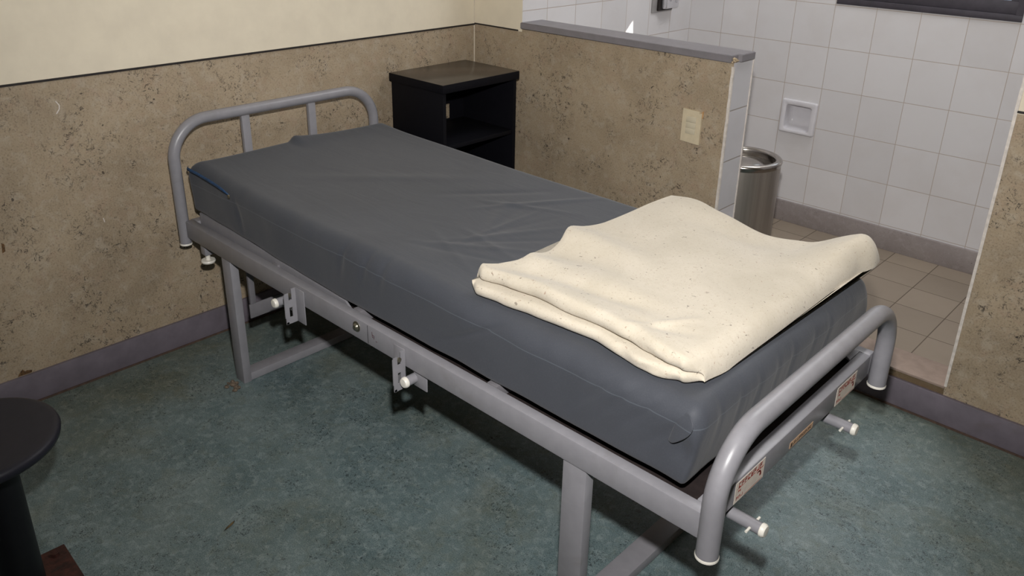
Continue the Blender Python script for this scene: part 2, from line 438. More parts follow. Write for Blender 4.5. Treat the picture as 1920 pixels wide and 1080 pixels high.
# half-wall cap, joint strips, edge beads, skirtings
m = MB()
m.prism([(XP - 0.001, -0.010), (1.250, -0.010), (1.2555, 0.030), (1.2685, 0.034), (1.2695, 0.122), (XP - 0.001, 0.122)], 2, 1.0125, 1.0385)
c = struct('trim_1', m, M['cap'])
bm_ = bmesh.new(); bm_.from_mesh(c.data); bmesh.ops.bevel(bm_, geom=[e for e in bm_.edges if abs(e.verts[0].co.z - e.verts[1].co.z) < 1e-4], offset=0.002, segments=2, affect='EDGES'); bm_.to_mesh(c.data); bm_.free()
m = MB()
for k in range(12):
    a = random.uniform(0, 1); r = random.uniform(0.003, 0.0065)
    m.lathe([(0, -r), (r * .8, -r * .5), (r, 0), (r * .7, r * .6), (0, r)], (1.2545 + random.uniform(-.002, .003), -0.004 + a * 0.036, 1.019 + random.uniform(-0.006, 0.009)), n=7)
m.build('broken_corner', M['plaster'], c)
m = MB(); m.box(-0.001, 0.0045, RY, 0.0, WH - 0.003, WH + 0.003); struct('trim_2', m, M['black_strip'])
m = MB(); m.box(0.0045, 0.262, -0.004, 0.001, WH + 0.001, WH + 0.006); struct('trim_3', m, M['black_strip'])
m = MB(); m.box(XD + 0.004, RX, -0.004, 0.001, WH + 0.003, WH + 0.009); struct('trim_4', m, M['black_strip'])
def wavy_bead(x, z0, z1, w, y=0.0):
    b = MB(); n = 40
    for s in (0,):
        L, R = [], []
        for i in range(n + 1):
            zz = z0 + (z1 - z0) * i / n
            wob = 0.0013 * noise.noise(Vector((x * 7, zz * 25, 0)))
            L.append((x - w / 2 + wob, zz)); R.append((x + w / 2 + 0.6 * wob, zz))
        vs = [(p[0], y - 0.003, p[1]) for p in L] + [(p[0], y - 0.003, p[1]) for p in R] + [(p[0], y + 0.004, p[1]) for p in L] + [(p[0], y + 0.004, p[1]) for p in R]
        k = n + 1; fs = []
        for i in range(n):
            fs += [(i, i + 1, k + i + 1, k + i), (2 * k + i, 2 * k + i + 1, i + 1, i), (k + i, k + i + 1, 3 * k + i + 1, 3 * k + i)]
        b._add(vs, fs)
    return b
struct('trim_5', wavy_bead(XE - 0.0015, 0.1, 1.0, 0.009), M['white_bead'])
struct('trim_6', wavy_bead(XD + 0.001, 0.13, RZ, 0.0085), M['white_bead'])
m = MB(); m.box(XE - 0.002, XE + 0.003, TH - 0.004, TH + 0.002, 0, 1.0125); struct('trim_7', m, M['white_bead'])
m = MB(); m.prism([(-0.0005, 0.0005), (0.0035, 0.0005), (-0.0005, -0.0035)], 2, 0.1, RZ); struct('trim_8', m, M['caulk'])
m = MB(); m.box(0, 0.013, RY, 0, 0, 0.1, 0.002); struct('baseboard_left', m, M['baseboard'])
m = MB(); m.box(0.013, RX, -0.013, 0, 0, 0.1, 0.002); struct('baseboard_back', m, M['baseboard'])
m = MB(); m.box(0.013, 0.0175, RY, -0.013, 0, 0.006); m.box(0.013, RX, -0.0175, -0.013, 0, 0.006); struct('trim_9', m, M['dirt'])
m = MB(); m.box(XE, XD, 0.0, TH, 0, 0.122); struct('wall_sill_curb', m, M['riser'])
m = MB(); m.box(XE, XD, -0.004, TH, 0.122, 0.1305, 0.0015); struct('trim_10', m, M['sill'])
m = MB(); m.box(XP, XB, YB - 0.014, YB, 0, 0.107, 0.002); struct('baseboard_bathroom', m, M['terrazzo'])
m = MB(); m.box(XP, XP + 0.014, TH, YB - 0.014, 0, 0.107, 0.002); struct('baseboard_bathroom_left', m, M['terrazzo'])

# window: frame, hinged sash and frosted pane with a hole added to shape the sun spot
m = MB(); yf0, yf1 = YB - 0.006, YB + 0.05
m.box(WX0 - 0.004, WX1 + 0.004, yf0, yf1, WZ0, WZ0 + 0.026, 0.002); m.box(WX0 - 0.004, WX1 + 0.004, yf0, yf1, WZ1 - 0.026, WZ1 + 0.004, 0.002)
m.box(WX0 - 0.004, WX0 + 0.022, yf0, yf1, WZ0 + 0.026, WZ1 - 0.026); m.box(WX1 - 0.022, WX1 + 0.004, yf0, yf1, WZ0 + 0.026, WZ1 - 0.026)
w = struct('window_1', m, M['alu'])
m = MB(); s0, s1 = YB + 0.006, YB + 0.034
m.box(WX0 + 0.0225, WX1 - 0.0225, s0, s1, WZ0 + 0.0265, WZ0 + 0.078, 0.002); m.box(WX0 + 0.0225, WX1 - 0.0225, s0, s1, WZ1 - 0.056, WZ1 - 0.0265, 0.002)
m.box(WX0 + 0.0225, WX0 + 0.052, s0, s1, WZ0 + 0.078, WZ1 - 0.056); m.box(WX1 - 0.052, WX1 - 0.0225, s0, s1, WZ0 + 0.078, WZ1 - 0.056)
m.build('sash', M['alu'], w)
SUN = Vector((-0.967, -0.56, -0.37)).normalized()
patch = [(0.700, 0.903), (0.7815, 0.9764), (0.7915, 0.898)]     # where the added hole's sun spot lands on the side wall (y, z)
yp = YB + 0.020
hole = []
for (py, pz) in patch:
    k = (yp - py) / 0.56; hole.append((XP + 0.967 * k, pz + 0.37 * k))
m = MB(); a0, a1, b0, b1 = WX0 + 0.05, WX1 - 0.05, WZ0 + 0.076, WZ1 - 0.054
A, B, C_, D = (a0, b0), (a1, b0), (a1, b1), (a0, b1)
hA, hB, hC = hole                    # hA right, hB top, hC left
tri = [[A, B, hA, hC], [B, C_, hA], [C_, D, hB], [C_, hB, hA], [D, A, hC], [D, hC, hB]]
for poly in tri:
    m.prism(poly, 1, yp - 0.002, yp + 0.002)
m.build('pane', M['pane'], w)

# ------------------------------------------------------------------ soap dish
sd = empty('soap_dish', (0.948, YB, 0.54), 'white ceramic recessed soap dish set into the tiled wall above the steel bin', 'soap dish')
def rrect(x0, x1, z0, z1, r, y, n=6, tilt=0.0):
    out = []
    for (cx, cz, a0) in ((x1 - r, z1 - r, 0), (x0 + r, z1 - r, PI / 2), (x0 + r, z0 + r, PI), (x1 - r, z0 + r, 1.5 * PI)):
        for k in range(n + 1):
            a = a0 + PI / 2 * k / n
            px, pz = cx + r * math.cos(a), cz + r * math.sin(a)
            out.append((px, y + tilt * (pz - z0) / (z1 - z0), pz))
    return out
def loft(mb, loops, cap=False):
    n = len(loops[0]); vs = [p for l in loops for p in l]; fs = []
    for i in range(len(loops) - 1):
        for k in range(n): fs.append((i * n + k, i * n + (k + 1) % n, (i + 1) * n + (k + 1) % n, (i + 1) * n + k))
    if cap: fs.append(tuple(range((len(loops) - 1) * n, len(loops) * n)))
    mb._add(vs, fs)
F0, F1, G0, G1 = 0.858, 1.036, 0.458, 0.622
I0, I1, J0, J1 = 0.882, 1.010, 0.476, 0.596
m = MB(); yo = YB - 0.0008
loft(m, [rrect(F0, F1, G0, G1, 0.010, yo), rrect(F0, F1, G0, G1, 0.010, yo - 0.012, tilt=0.004), rrect(F0 + 0.002, F1 - 0.002, G0 + 0.002, G1 - 0.002, 0.010, yo - 0.0155, tilt=0.004), rrect(F0 + 0.006, F1 - 0.006, G0 + 0.005, G1 - 0.006, 0.010, yo - 0.017, tilt=0.004),
         rrect(I0 - 0.005, I1 + 0.005, J0 - 0.005, J1 + 0.005, 0.013, yo - 0.0165, tilt=0.004), rrect(I0 - 0.001, I1 + 0.001, J0 - 0.001, J1 + 0.001, 0.012, yo - 0.0145, tilt=0.004), rrect(I0, I1, J0, J1, 0.012, yo - 0.010, tilt=0.004)])
m.build('rim', M['ceramic'], sd, 50)
m = MB()
loft(m, [rrect(I0, I1, J0, J1, 0.012, yo - 0.010, tilt=0.004), rrect(I0 + 0.002, I1 - 0.002, J0 + 0.003, J1 - 0.002, 0.014, yo + 0.012, tilt=0.008), rrect(I0 + 0.005, I1 - 0.005, J0 + 0.010, J1 - 0.005, 0.018, yo + 0.034, tilt=0.010),
         rrect(I0 + 0.014, I1 - 0.014, J0 + 0.028, J1 - 0.013, 0.022, yo + 0.046, tilt=0.006), rrect(I0 + 0.035, I1 - 0.035, J0 + 0.050, J1 - 0.030, 0.012, yo + 0.051)], True)
m.build('bowl', M['ceramic'], sd, 60)

# ------------------------------------------------------------------ shower tap
tp = empty('wall_mounted_tap', (XP, 1.01, 1.05), 'chrome shower mixer tap on the white tiles behind the half wall', 'tap')
m = MB(); m.box(XP, XP + 0.008, 0.925, 1.100, 0.997, 1.21, 0.003); m.build('wall_plate', M['chrome_plate'], tp)
m = MB(); m.box(XP + 0.0082, XP + 0.020, 0.962, 1.084, 1.006, 1.19, 0.002); m.build('gasket', M['black_strip'], tp)
m = MB(); m.box(XP + 0.020, XP + 0.052, 0.980, 1.094, 1.016, 1.20, 0.010, seg=4); m.build('mixer_body', M['chrome'], tp)
m = MB(); m.lathe([(0, 0), (0.024, 0.0), (0.024, 0.020), (0.019, 0.026), (0, 0.027)], (XP + 0.052, 1.037, 1.105), (1, 0, 0), 32); m.box(XP + 0.066, XP + 0.078, 1.029, 1.045, 1.045, 1.11, 0.004, seg=3); m.build('lever_handle', M['chrome'], tp)

# ------------------------------------------------------------------ steel bin
bc = (1.176, 0.322, 0.0); bh = 0.60; br = 0.145
bn = empty('trash_bin', bc, 'round brushed steel bin on the tiled floor behind the half wall end', 'bin')
m = MB(); m.lathe([(0, 0.0), (br - 0.008, 0.0), (br - 0.004, 0.012), (br - 0.003, 0.02), (br - 0.003, bh - 0.024), (br - 0.012, bh - 0.024), (br - 0.012, 0.05), (0, 0.05)], bc, n=96); m.build('body', M['steel'], bn)
m = MB(); pr = [(br - 0.003, bh - 0.024)]
for k in range(13):
    a = PI * k / 12 - 0.0; pr.append((br - 0.0135 + 0.0145 * math.cos(a), bh - 0.010 + 0.012 * math.sin(a)))
pr.append((br - 0.029, bh - 0.030)); pr.append((br - 0.026, bh - 0.030))
m.lathe(pr, bc, n=96); m.build('rim', M['steel_rim'], bn, 60)
m = MB(); pr = [(br - 0.030, bh - 0.075)]
for k in range(1, 17):
    a = PI / 2 * k / 16; pr.append(((br - 0.030) * math.cos(a) if k < 16 else 0, bh - 0.075 + 0.066 * math.sin(a)))
m.lathe(pr, bc, n=96)
o = m.build('dome_lid', M['steel_rim'], bn, 80)
m = MB(); m.lathe([(br + 0.0, 0), (br + 0.001, 0.003), (br + 0.001, 0.02), (br - 0.002, 0.024)], bc, n=96); m.build('base_ring', M['black_metal'], bn)

# ------------------------------------------------------------------ nightstand
ns = empty('nightstand', (0.175, -0.285, 0), 'black open-shelved bedside cabinet in the room corner beside the bed head', 'cabinet')
X0, X1, Y0, Y1, ZT = 0.022, 0.330, -0.484, -0.078, 0.857
t_ = 0.016
m = MB(); m.box(X0 - 0.006, X1 + 0.010, Y0 - 0.008, Y1 + 0.008, ZT - 0.034, ZT, 0.003); m.build('top', [M['black_top']], ns)
for p in ns.children[0].data.polygons: pass
m = MB(); m.box(X0, X1, Y0, Y0 + t_, 0.0, ZT - 0.034, 0.001); m.build('side_panel', M['black_metal'], ns)
m = MB(); m.box(X0, X1, Y1 - t_, Y1, 0.0, ZT - 0.034, 0.001); m.build('side_panel', M['black_metal'], ns)
m = MB()                              # back panel with a hand slot
yy0, yy1 = Y0 + t_, Y1 - t_; bx0, bx1 = X0, X0 + 0.006
hz0, hz1, hy0, hy1 = 0.617, 0.684, -0.39, -0.172
m.box(bx0, bx1, yy0, yy1, 0.03, hz0); m.box(bx0, bx1, yy0, yy1, hz1, ZT - 0.034)
m.box(bx0, bx1, yy0, hy0, hz0, hz1); m.box(bx0, bx1, hy1, yy1, hz0, hz1)
m.build('back_panel', M['black_metal'], ns)
for zz in (0.594, 0.31, 0.05):
    m = MB(); m.box(X0 + 0.006, X1 - 0.004, Y0 + t_, Y1 - t_, zz, zz + 0.017, 0.001); m.build('shelf', M['black_metal'], ns)
ob = [c for c in ns.children if c.name.startswith('top')][0]
ob.data.materials.append(M['black_metal'])
for p in ob.data.polygons:
    if p.normal.z < 0.5: p.material_index = 1

# ------------------------------------------------------------------ stool
sc_ = Vector((0.832, -2.264, 0)); pc = Vector((0.850, -2.247, 0))
st = empty('stool', (0.832, -2.264, 0), 'round black stool at the left bottom corner by the bed', 'stool')
m = MB(); m.lathe([(0, 0.418), (0.135, 0.418), (0.150, 0.422), (0.160, 0.430), (0.1625, 0.440), (0.160, 0.447), (0.154, 0.4505), (0.146, 0.451), (0.10, 0.4495), (0, 0.4485)], sc_, n=96); m.build('seat', M['stool_seat'], st, 60)
m = MB(); m.lathe([(0, 0.404), (0.10, 0.404), (0.105, 0.412), (0.105, 0.418), (0, 0.418)], sc_, n=48); m.build('seat_flange', M['stool_post'], st)
m = MB(); m.lathe([(0, 0.012), (0.044, 0.012), (0.044, 0.404), (0, 0.404)], pc, n=40); m.build('post', M['stool_post'], st)
m = MB(); m.box(0.728, 0.915, -2.335, -2.130, 0.0, 0.012, 0.002, rot=Matrix.Rotation(math.radians(-2), 3, 'Z'))
pl = m.build('base_plate', M['rust'], st)
for (bx, by) in ((0.755, -2.155), (0.89, -2.155), (0.755, -2.31), (0.89, -2.31)):
    m = MB(); m.lathe([(0, 0.012), (0.011, 0.012), (0.010, 0.019), (0, 0.020)], (bx, by, 0), n=6); m.build('bolt', M['rust'], pl)

# ------------------------------------------------------------------ light switch
sw = empty('light_switch', (1.123, 0, 0.768), 'cream light switch plate with a torn corner on the half wall', 'switch')
m = MB(); m.prism([(1.084, 0.709), (1.161, 0.705), (1.162, 0.822), (1.153, 0.817), (1.151, 0.826), (1.085, 0.828)], 1, -0.0075, -0.0004)
m.build('plate', M['switch'], sw)
for i in range(3):
    m = MB(); z0 = 0.740 + i * 0.0215; m.box(1.102, 1.142, -0.0095, -0.0072, z0, z0 + 0.0208, 0.0006); m.build('rocker_key', M['switch_key'], sw)
m = MB(); m.prism([(1.154, 0.80), (1.164, 0.802), (1.165, 0.829), (1.158, 0.823)], 1, -0.003, -0.0003); m.build('torn_edge', M['orange_stain'], sw)

# ------------------------------------------------------------------ bed frame
MZ0 = 0.5095
def mbot(x): return MZ0 + 0.030 * (1 - smooth(0.13, 1.0, x))
YN, YR = -1.4388, -0.640          # near rail outer face; far rail outer face
XH, XF = 0.100, 2.092             # headboard tube, footboard tube
ZR0, ZR1 = 0.449, 0.508
bed = empty('bed', (1.09, -1.04, 0), 'grey tubular steel hospital bed frame under the slate mattress', 'bed')
mt = M['metal']
def rail(x0, x1, y0, y1, z0, z1, name, parent=bed, bev=0.003, mat=None):
    b = MB(); b.box(x0, x1, y0, y1, z0, z1, bev); return b.build(name, mat or mt, parent)
r1 = rail(0.112, 2.0725, YN, YN + 0.028, ZR0, ZR1, 'side_rail')
r2 = rail(0.112, 2.0725, YR - 0.028, YR, ZR0, ZR1, 'side_rail')
e1 = rail(0.118, 0.146, YN + 0.028, YR - 0.028, ZR0, ZR1, 'end_rail')
e2 = rail(2.046, 2.0745, YN + 0.028, YR - 0.028, ZR0, ZR1, 'end_rail')
# weld gusset on the far foot corner and near foot corner
m = MB(); m.prism([(2.046, YR - 0.028), (1.985, YR - 0.028), (2.046, YR - 0.085)], 2, ZR1 - 0.006, ZR1 - 0.0005); m.build('corner_gusset', mt, bed)

def hoop(x, y0, y1, zb, zt, R, r, name):
    pts = [(x, y0, zb), (x, y0, zb + 0.02)]
    k = 14
    pts.append((x, y0, zt - R - 0.01))
    for i in range(k + 1):
        a = PI / 2 * i / k; pts.append((x, y0 + R - R * math.cos(a), zt - R + R * math.sin(a)))
    pts.append((x, (y0 + y1) / 2, zt))
    for i in range(k + 1):
        a = PI / 2 * i / k; pts.append((x, y1 - R + R * math.sin(a), zt - R + R * math.cos(a)))
    pts += [(x, y1, zt - R - 0.01), (x, y1, zb + 0.02), (x, y1, zb)]
    b = MB(); b.tube(pts, r, 28); o = b.build(name, mt, bed, 50)
    for yy in (y0, y1):
        b = MB(); b.lathe([(0, 0), (r + 0.0012, 0), (r + 0.0014, 0.004), (r + 0.0004, 0.006)], (x, yy, zb - 0.003), n=28); b.build('end_cap', M['white_plastic'], o)
    return o
hb = hoop(XH, -1.4385, -0.640, 0.424, 0.836, 0.125, 0.0185, 'headboard')
for yy in (-1.178, -0.916):
    m = MB(); m.box(XH - 0.008, XH + 0.008, yy - 0.0145, yy + 0.0145, 0.47, 0.825, 0.002); m.build('upright', mt, hb)
m = MB(); m.box(XH - 0.01, XH + 0.018, YN + 0.03, YR - 0.03, 0.462, 0.500, 0.002); m.build('lower_bar', mt, hb)
fb = hoop(XF, -1.4345, -0.6395, 0.4225, 0.655, 0.122, 0.0212, 'footboard')

# deck under the mattress, with its raised head section
m = MB(); m.box(0.146, 2.046, YN + 0.028, YR - 0.028, 0.458, 0.474); m.build('deck', M['deck'], bed)
prof = [(0.152, 0.4745)] + [(0.152 + 0.05 * i, mbot(0.152 + 0.05 * i) - 0.0015) for i in range(17)] + [(1.0, 0.4745)]
for yy in (YN + 0.036, YR - 0.042):
    m = MB(); m.prism(prof, 1, yy, yy + 0.006); m.build('head_section_frame', mt, bed)

# legs and floor braces
LEG = [(0.333, 0.386), (1.749, 1.8105)]
for (x0, x1) in LEG:
    for (y0, y1) in ((YN + 0.003, YN + 0.031), (YR - 0.031, YR - 0.003)):
        m = MB(); m.box(x0, x1, y0, y1, 0.0, ZR0, 0.0025); m.build('leg', mt, bed)
    m = MB(); m.box(x0 + 0.002, x1 - 0.002, YN + 0.031, YR - 0.031, 0.002, 0.030, 0.0025); m.build('floor_brace', mt, bed)

# slotted angle brackets on the near rail
def bracket(xv, side):
    b = MB(); zt, zb = 0.4975, 0.392; th = 0.003
    ox, yo = xv, YN
    # flange on the rail
    fx0, fx1 = (xv, xv + 0.042) if side > 0 else (xv - 0.042, xv)
    b.box(fx0, fx1, yo - th, yo - 0.0002, zb, zt, 0.001)
    # slotted plate standing out from the rail, cut from strips round the slot
    y0, y1 = yo - 0.040, yo - th
    sy0, sy1 = yo - 0.026, yo - 0.016
    for (a0, a1, c0, c1) in ((y0 + 0.002, y1, zb, 0.412), (y0, sy0, 0.412, 0.484), (sy1, y1, 0.412, zt), (sy0, sy1, 0.442, 0.464), (y0 + 0.002, sy0, 0.484, 0.487)):
        b.box(xv - th / 2, xv + th / 2, a0, a1, c0, c1)
    b.tube([(xv - th / 2, y0 + 0.006, zb + 0.003), (xv + th / 2, y0 + 0.006, zb + 0.003)], 0.004, 10)
    o = b.build('bracket', mt, bed)
    b = MB(); b.lathe([(0, 0), (0.006, 0), (0.006, 0.004), (0, 0.005)], (xv - 0.004 * side, yo - 0.021, 0.478), (side, 0, 0), 12); b.build('bolt', M['bolt'], o)
    return o
bracket(0.768, 1)
bracket(1.246, -1)
m = MB(); m.lathe([(0, 0), (0.0145, 0), (0.0145, 0.002), (0.010, 0.003), (0.0085, 0.006), (0.006, 0.0085), (0, 0.0095)], (1.0505, YN, 0.484), (0, -1, 0), 24); o = m.build('rail_bolt', M['bolt'], bed)
m = MB(); m.box(1.0962, 1.0974, YN - 0.0006, YN + 0.001, ZR0 + 0.004, ZR1 - 0.003); m.build('rail_joint', M['bolt_dark'], r1)
m = MB()                              # small hand-made mark on the rail
for (a, b_) in (((1.115, 0.494), (1.1165, 0.478)), ((1.1165, 0.486), (1.124, 0.484)), ((1.124, 0.484), (1.122, 0.475)), ((1.117, 0.478), (1.120, 0.480)), ((1.130, 0.472), (1.135, 0.4715))):
    d = Vector((b_[0] - a[0], 0, b_[1] - a[1])).normalized(); s = Vector((-d.z, 0, d.x)) * 0.0011
    A_ = Vector((a[0], YN - 0.0006, a[1])); B_ = Vector((b_[0], YN - 0.0006, b_[1]))
    m._add([A_ - s, A_ + s, B_ + s, B_ - s], [(0, 1, 2, 3)])
m.build('marker_scribble', M['faded_red'], r1)

# white-capped pegs
def peg(base, axis, length, r, name, capname='cap', pin=None):
    b = MB(); a = Vector(axis).normalized()
    b.lathe([(0, 0), (r, 0), (r, length), (0, length)], base, axis, 24); o = b.build(name, mt, bed)
    b = MB(); b.lathe([(r * 1.0, length - 0.001), (r * 1.12, length), (r * 1.12, length + 0.006), (r * 0.9, length + 0.010), (0, length + 0.011)], base, axis, 24); b.build(capname, M['white_plastic'], o)
    if pin:
        b = MB(); p = Vector(base) + a * pin; b.tube([p + Vector((0, -0.027, 0.0)), p + Vector((0, 0.027, 0.0))], 0.0028, 12); b.build('pin', M['white_plastic'], o)
    return o
peg((2.00, -1.300, 0.4185), (1, 0, 0), 0.130, 0.0125, 'foot_peg', pin=0.112)
peg((2.00, -0.860, 0.4185), (1, 0, 0), 0.124, 0.0125, 'foot_peg', pin=0.106)
for yy in (-1.30, -0.86):
    m = MB(); m.box(1.985, 2.003, yy - 0.016, yy + 0.016, 0.404, 0.4485, 0.002); m.build('peg_hanger', mt, bed)
for xx in (0.679, 1.262):
    m = MB(); m.box(xx + 0.004, xx + 0.052, YN + 0.008, YN + 0.012, 0.402, 0.448, 0.0015); o = m.build('peg_flange', mt, bed)
    peg((xx + 0.006, YN + 0.010, 0.4235), (0, -1, 0), 0.028, 0.0125, 'side_peg')
# short leg stub with a white foot under the head corner, and the hanging crank strap
m = MB(); m.box(0.183, 0.213, -1.430, -1.400, 0.409, 0.449, 0.002); o = m.build('stub_tube', mt, bed)
m = MB(); m.lathe([(0.007, 0.0), (0.0215, 0.0), (0.0232, -0.004), (0.0215, -0.009), (0, -0.010)], (0.199, -1.416, 0.390), n=28); m.lathe([(0, -0.004), (0.008, -0.004), (0.008, 0.02), (0, 0.02)], (0.199, -1.416, 0.390), n=16); m.build('rubber_foot', M['white_plastic'], o)
m = MB(); m.box(0.392, 0.398, -1.392, -1.20, 0.235, 0.285, 0.002); m.box(0.388, 0.400, -1.388, -1.368, 0.285, 0.458, 0.002); m.box(0.388, 0.400, -1.232, -1.212, 0.285, 0.458, 0.002); m.build('hanging_strap', M['metal_in'], bed)
for xx in (0.60, 1.0, 1.5):
    m = MB(); m.box(xx, xx + 0.03, YN + 0.028, YR - 0.028, 0.4745, 0.5088, 0.002); m.build('cross_member', M['metal_in'], bed)

# stickers on the foot end rail
XS = 2.0745
def sticker(y0, y1, z0, z1, name, paper, ink, label, marks):
    b = MB(); b.prism([(y0, z0 + 0.001), (y1, z0), (y1, z1 - 0.0005), (y0, z1)], 0, XS - 0.0002, XS + 0.0006)
    o = b.build(name, paper, e2); o['label'] = label
    b = MB()
    for (u0, u1, w0, w1) in marks:
        b.box(XS + 0.0004, XS + 0.0009, y0 + (y1 - y0) * u0, y0 + (y1 - y0) * u1, z0 + (z1 - z0) * w0, z0 + (z1 - z0) * w1)
    b.build('lettering', ink, o)
    return o
def letters(u0, u1, w0, w1, n, seed):
    rnd = random.Random(seed); out = []; cw = (u1 - u0) / n; s = cw * 0.18
    for i in range(n):
        a = u0 + i * cw; b = a + cw * 0.72; k = rnd.randrange(5)
        if k != 3: out.append((a, a + s, w0, w1))
        if k in (0, 2, 3): out.append((b - s, b, w0, w1))
        if k in (0, 1, 4): out.append((a, b, w1 - (w1 - w0) * .2, w1))
        if k in (1, 2, 3): out.append((a, b, w0, w0 + (w1 - w0) * .2))
        if k in (2, 4): out.append((a, b, (w0 + w1) / 2 - (w1 - w0) * .1, (w0 + w1) / 2 + (w1 - w0) * .1))
    return out
arrow = []
for i in range(9):
    a = PI * (0.05 + 0.62 * i / 8); cx, cy = 0.80, 0.36
    arrow.append((cx + 0.075 * math.cos(a) - 0.018, cx + 0.075 * math.cos(a) + 0.018, cy + 0.20 * math.sin(a) - 0.03, cy + 0.20 * math.sin(a) + 0.03))
marks = letters(0.10, 0.92, 0.68, 0.92, 8, 3) + letters(0.10, 0.20, 0.46, 0.56, 2, 5) + letters(0.06, 0.30, 0.14, 0.28, 3, 6) + letters(0.84, 0.95, 0.62, 0.68, 2, 8) + arrow + [(0.84, 0.905, 0.28, 0.40), (0.05, 0.97, 0.655, 0.665), (0.34, 0.97, 0.05, 0.065)]
sticker(-1.316, -1.200, 0.452, 0.502, 'warning_sticker', M['sticker'], M['red_ink'], 'pale warning sticker with red lettering nearest the near footboard post', marks)
sticker(-0.858, -0.748, 0.452, 0.502, 'warning_sticker', M['sticker'], M['red_ink'], 'pale warning sticker with red lettering nearest the far footboard post', marks)
sticker(-1.085, -0.975, 0.457, 0.473, 'name_sticker', M['sticker_tan'], M['brown_ink'], 'narrow tan name sticker between the two warning stickers', letters(0.14, 0.94, 0.3, 0.72, 12, 11) + [(0.04, 0.10, 0.2, 0.8)])

# ------------------------------------------------------------------ mattress
MX0, MX1, MY0, MY1 = 0.1215, 2.033, -1.4085, -0.607
def mtop(x, y):
    z = 0.679 + 0.030 * math.exp(-max(0, x - 0.13) / 0.30)
    z += 0.006 * math.sin((y + 1.0) * 2.2 + 0.7) * smooth(0.2, 0.8, x)
    z += 0.004 * noise.noise(Vector((x * 2.3, y * 2.9, 0.3)))
    return z
def ridge(x, y, p, q, w, a):
    px, py = x - p[0], y - p[1]; dx, dy = q[0] - p[0], q[1] - p[1]; L2 = dx * dx + dy * dy
    t = (px * dx + py * dy) / L2
    if t < -0.05 or t > 1.05: return 0.0
    d = abs(px * dy - py * dx) / math.sqrt(L2)
    return a * gauss(d, w) * max(0.0, math.sin(PI * max(0, min(1, t))))
RID = []
rr = random.Random(21)
for i in range(9):                    # creases fanning out of the middle of the near edge
    a = math.radians(20 + i * 14); c0 = (1.02 + 0.03 * i, -1.30 + 0.015 * i)
    RID.append((c0, (c0[0] + 0.45 * math.cos(a), c0[1] + 0.42 * math.sin(a)), rr.uniform(0.007, 0.014), rr.uniform(0.0016, 0.0036) * (1 if i % 2 else -0.7)))
RID += [((1.0, -1.02), (1.25, -0.62), 0.012, 0.004), ((1.05, -1.1), (1.42, -1.18), 0.010, 0.003), ((0.95, -0.95), (1.28, -0.80), 0.010, 0.0032), ((0.4, -1.25), (0.9, -0.75), 0.03, 0.0025), ((1.0, -1.16), (1.36, -1.30), 0.008, 0.0025), ((0.85, -1.0), (1.1, -0.7), 0.016, -0.003)]
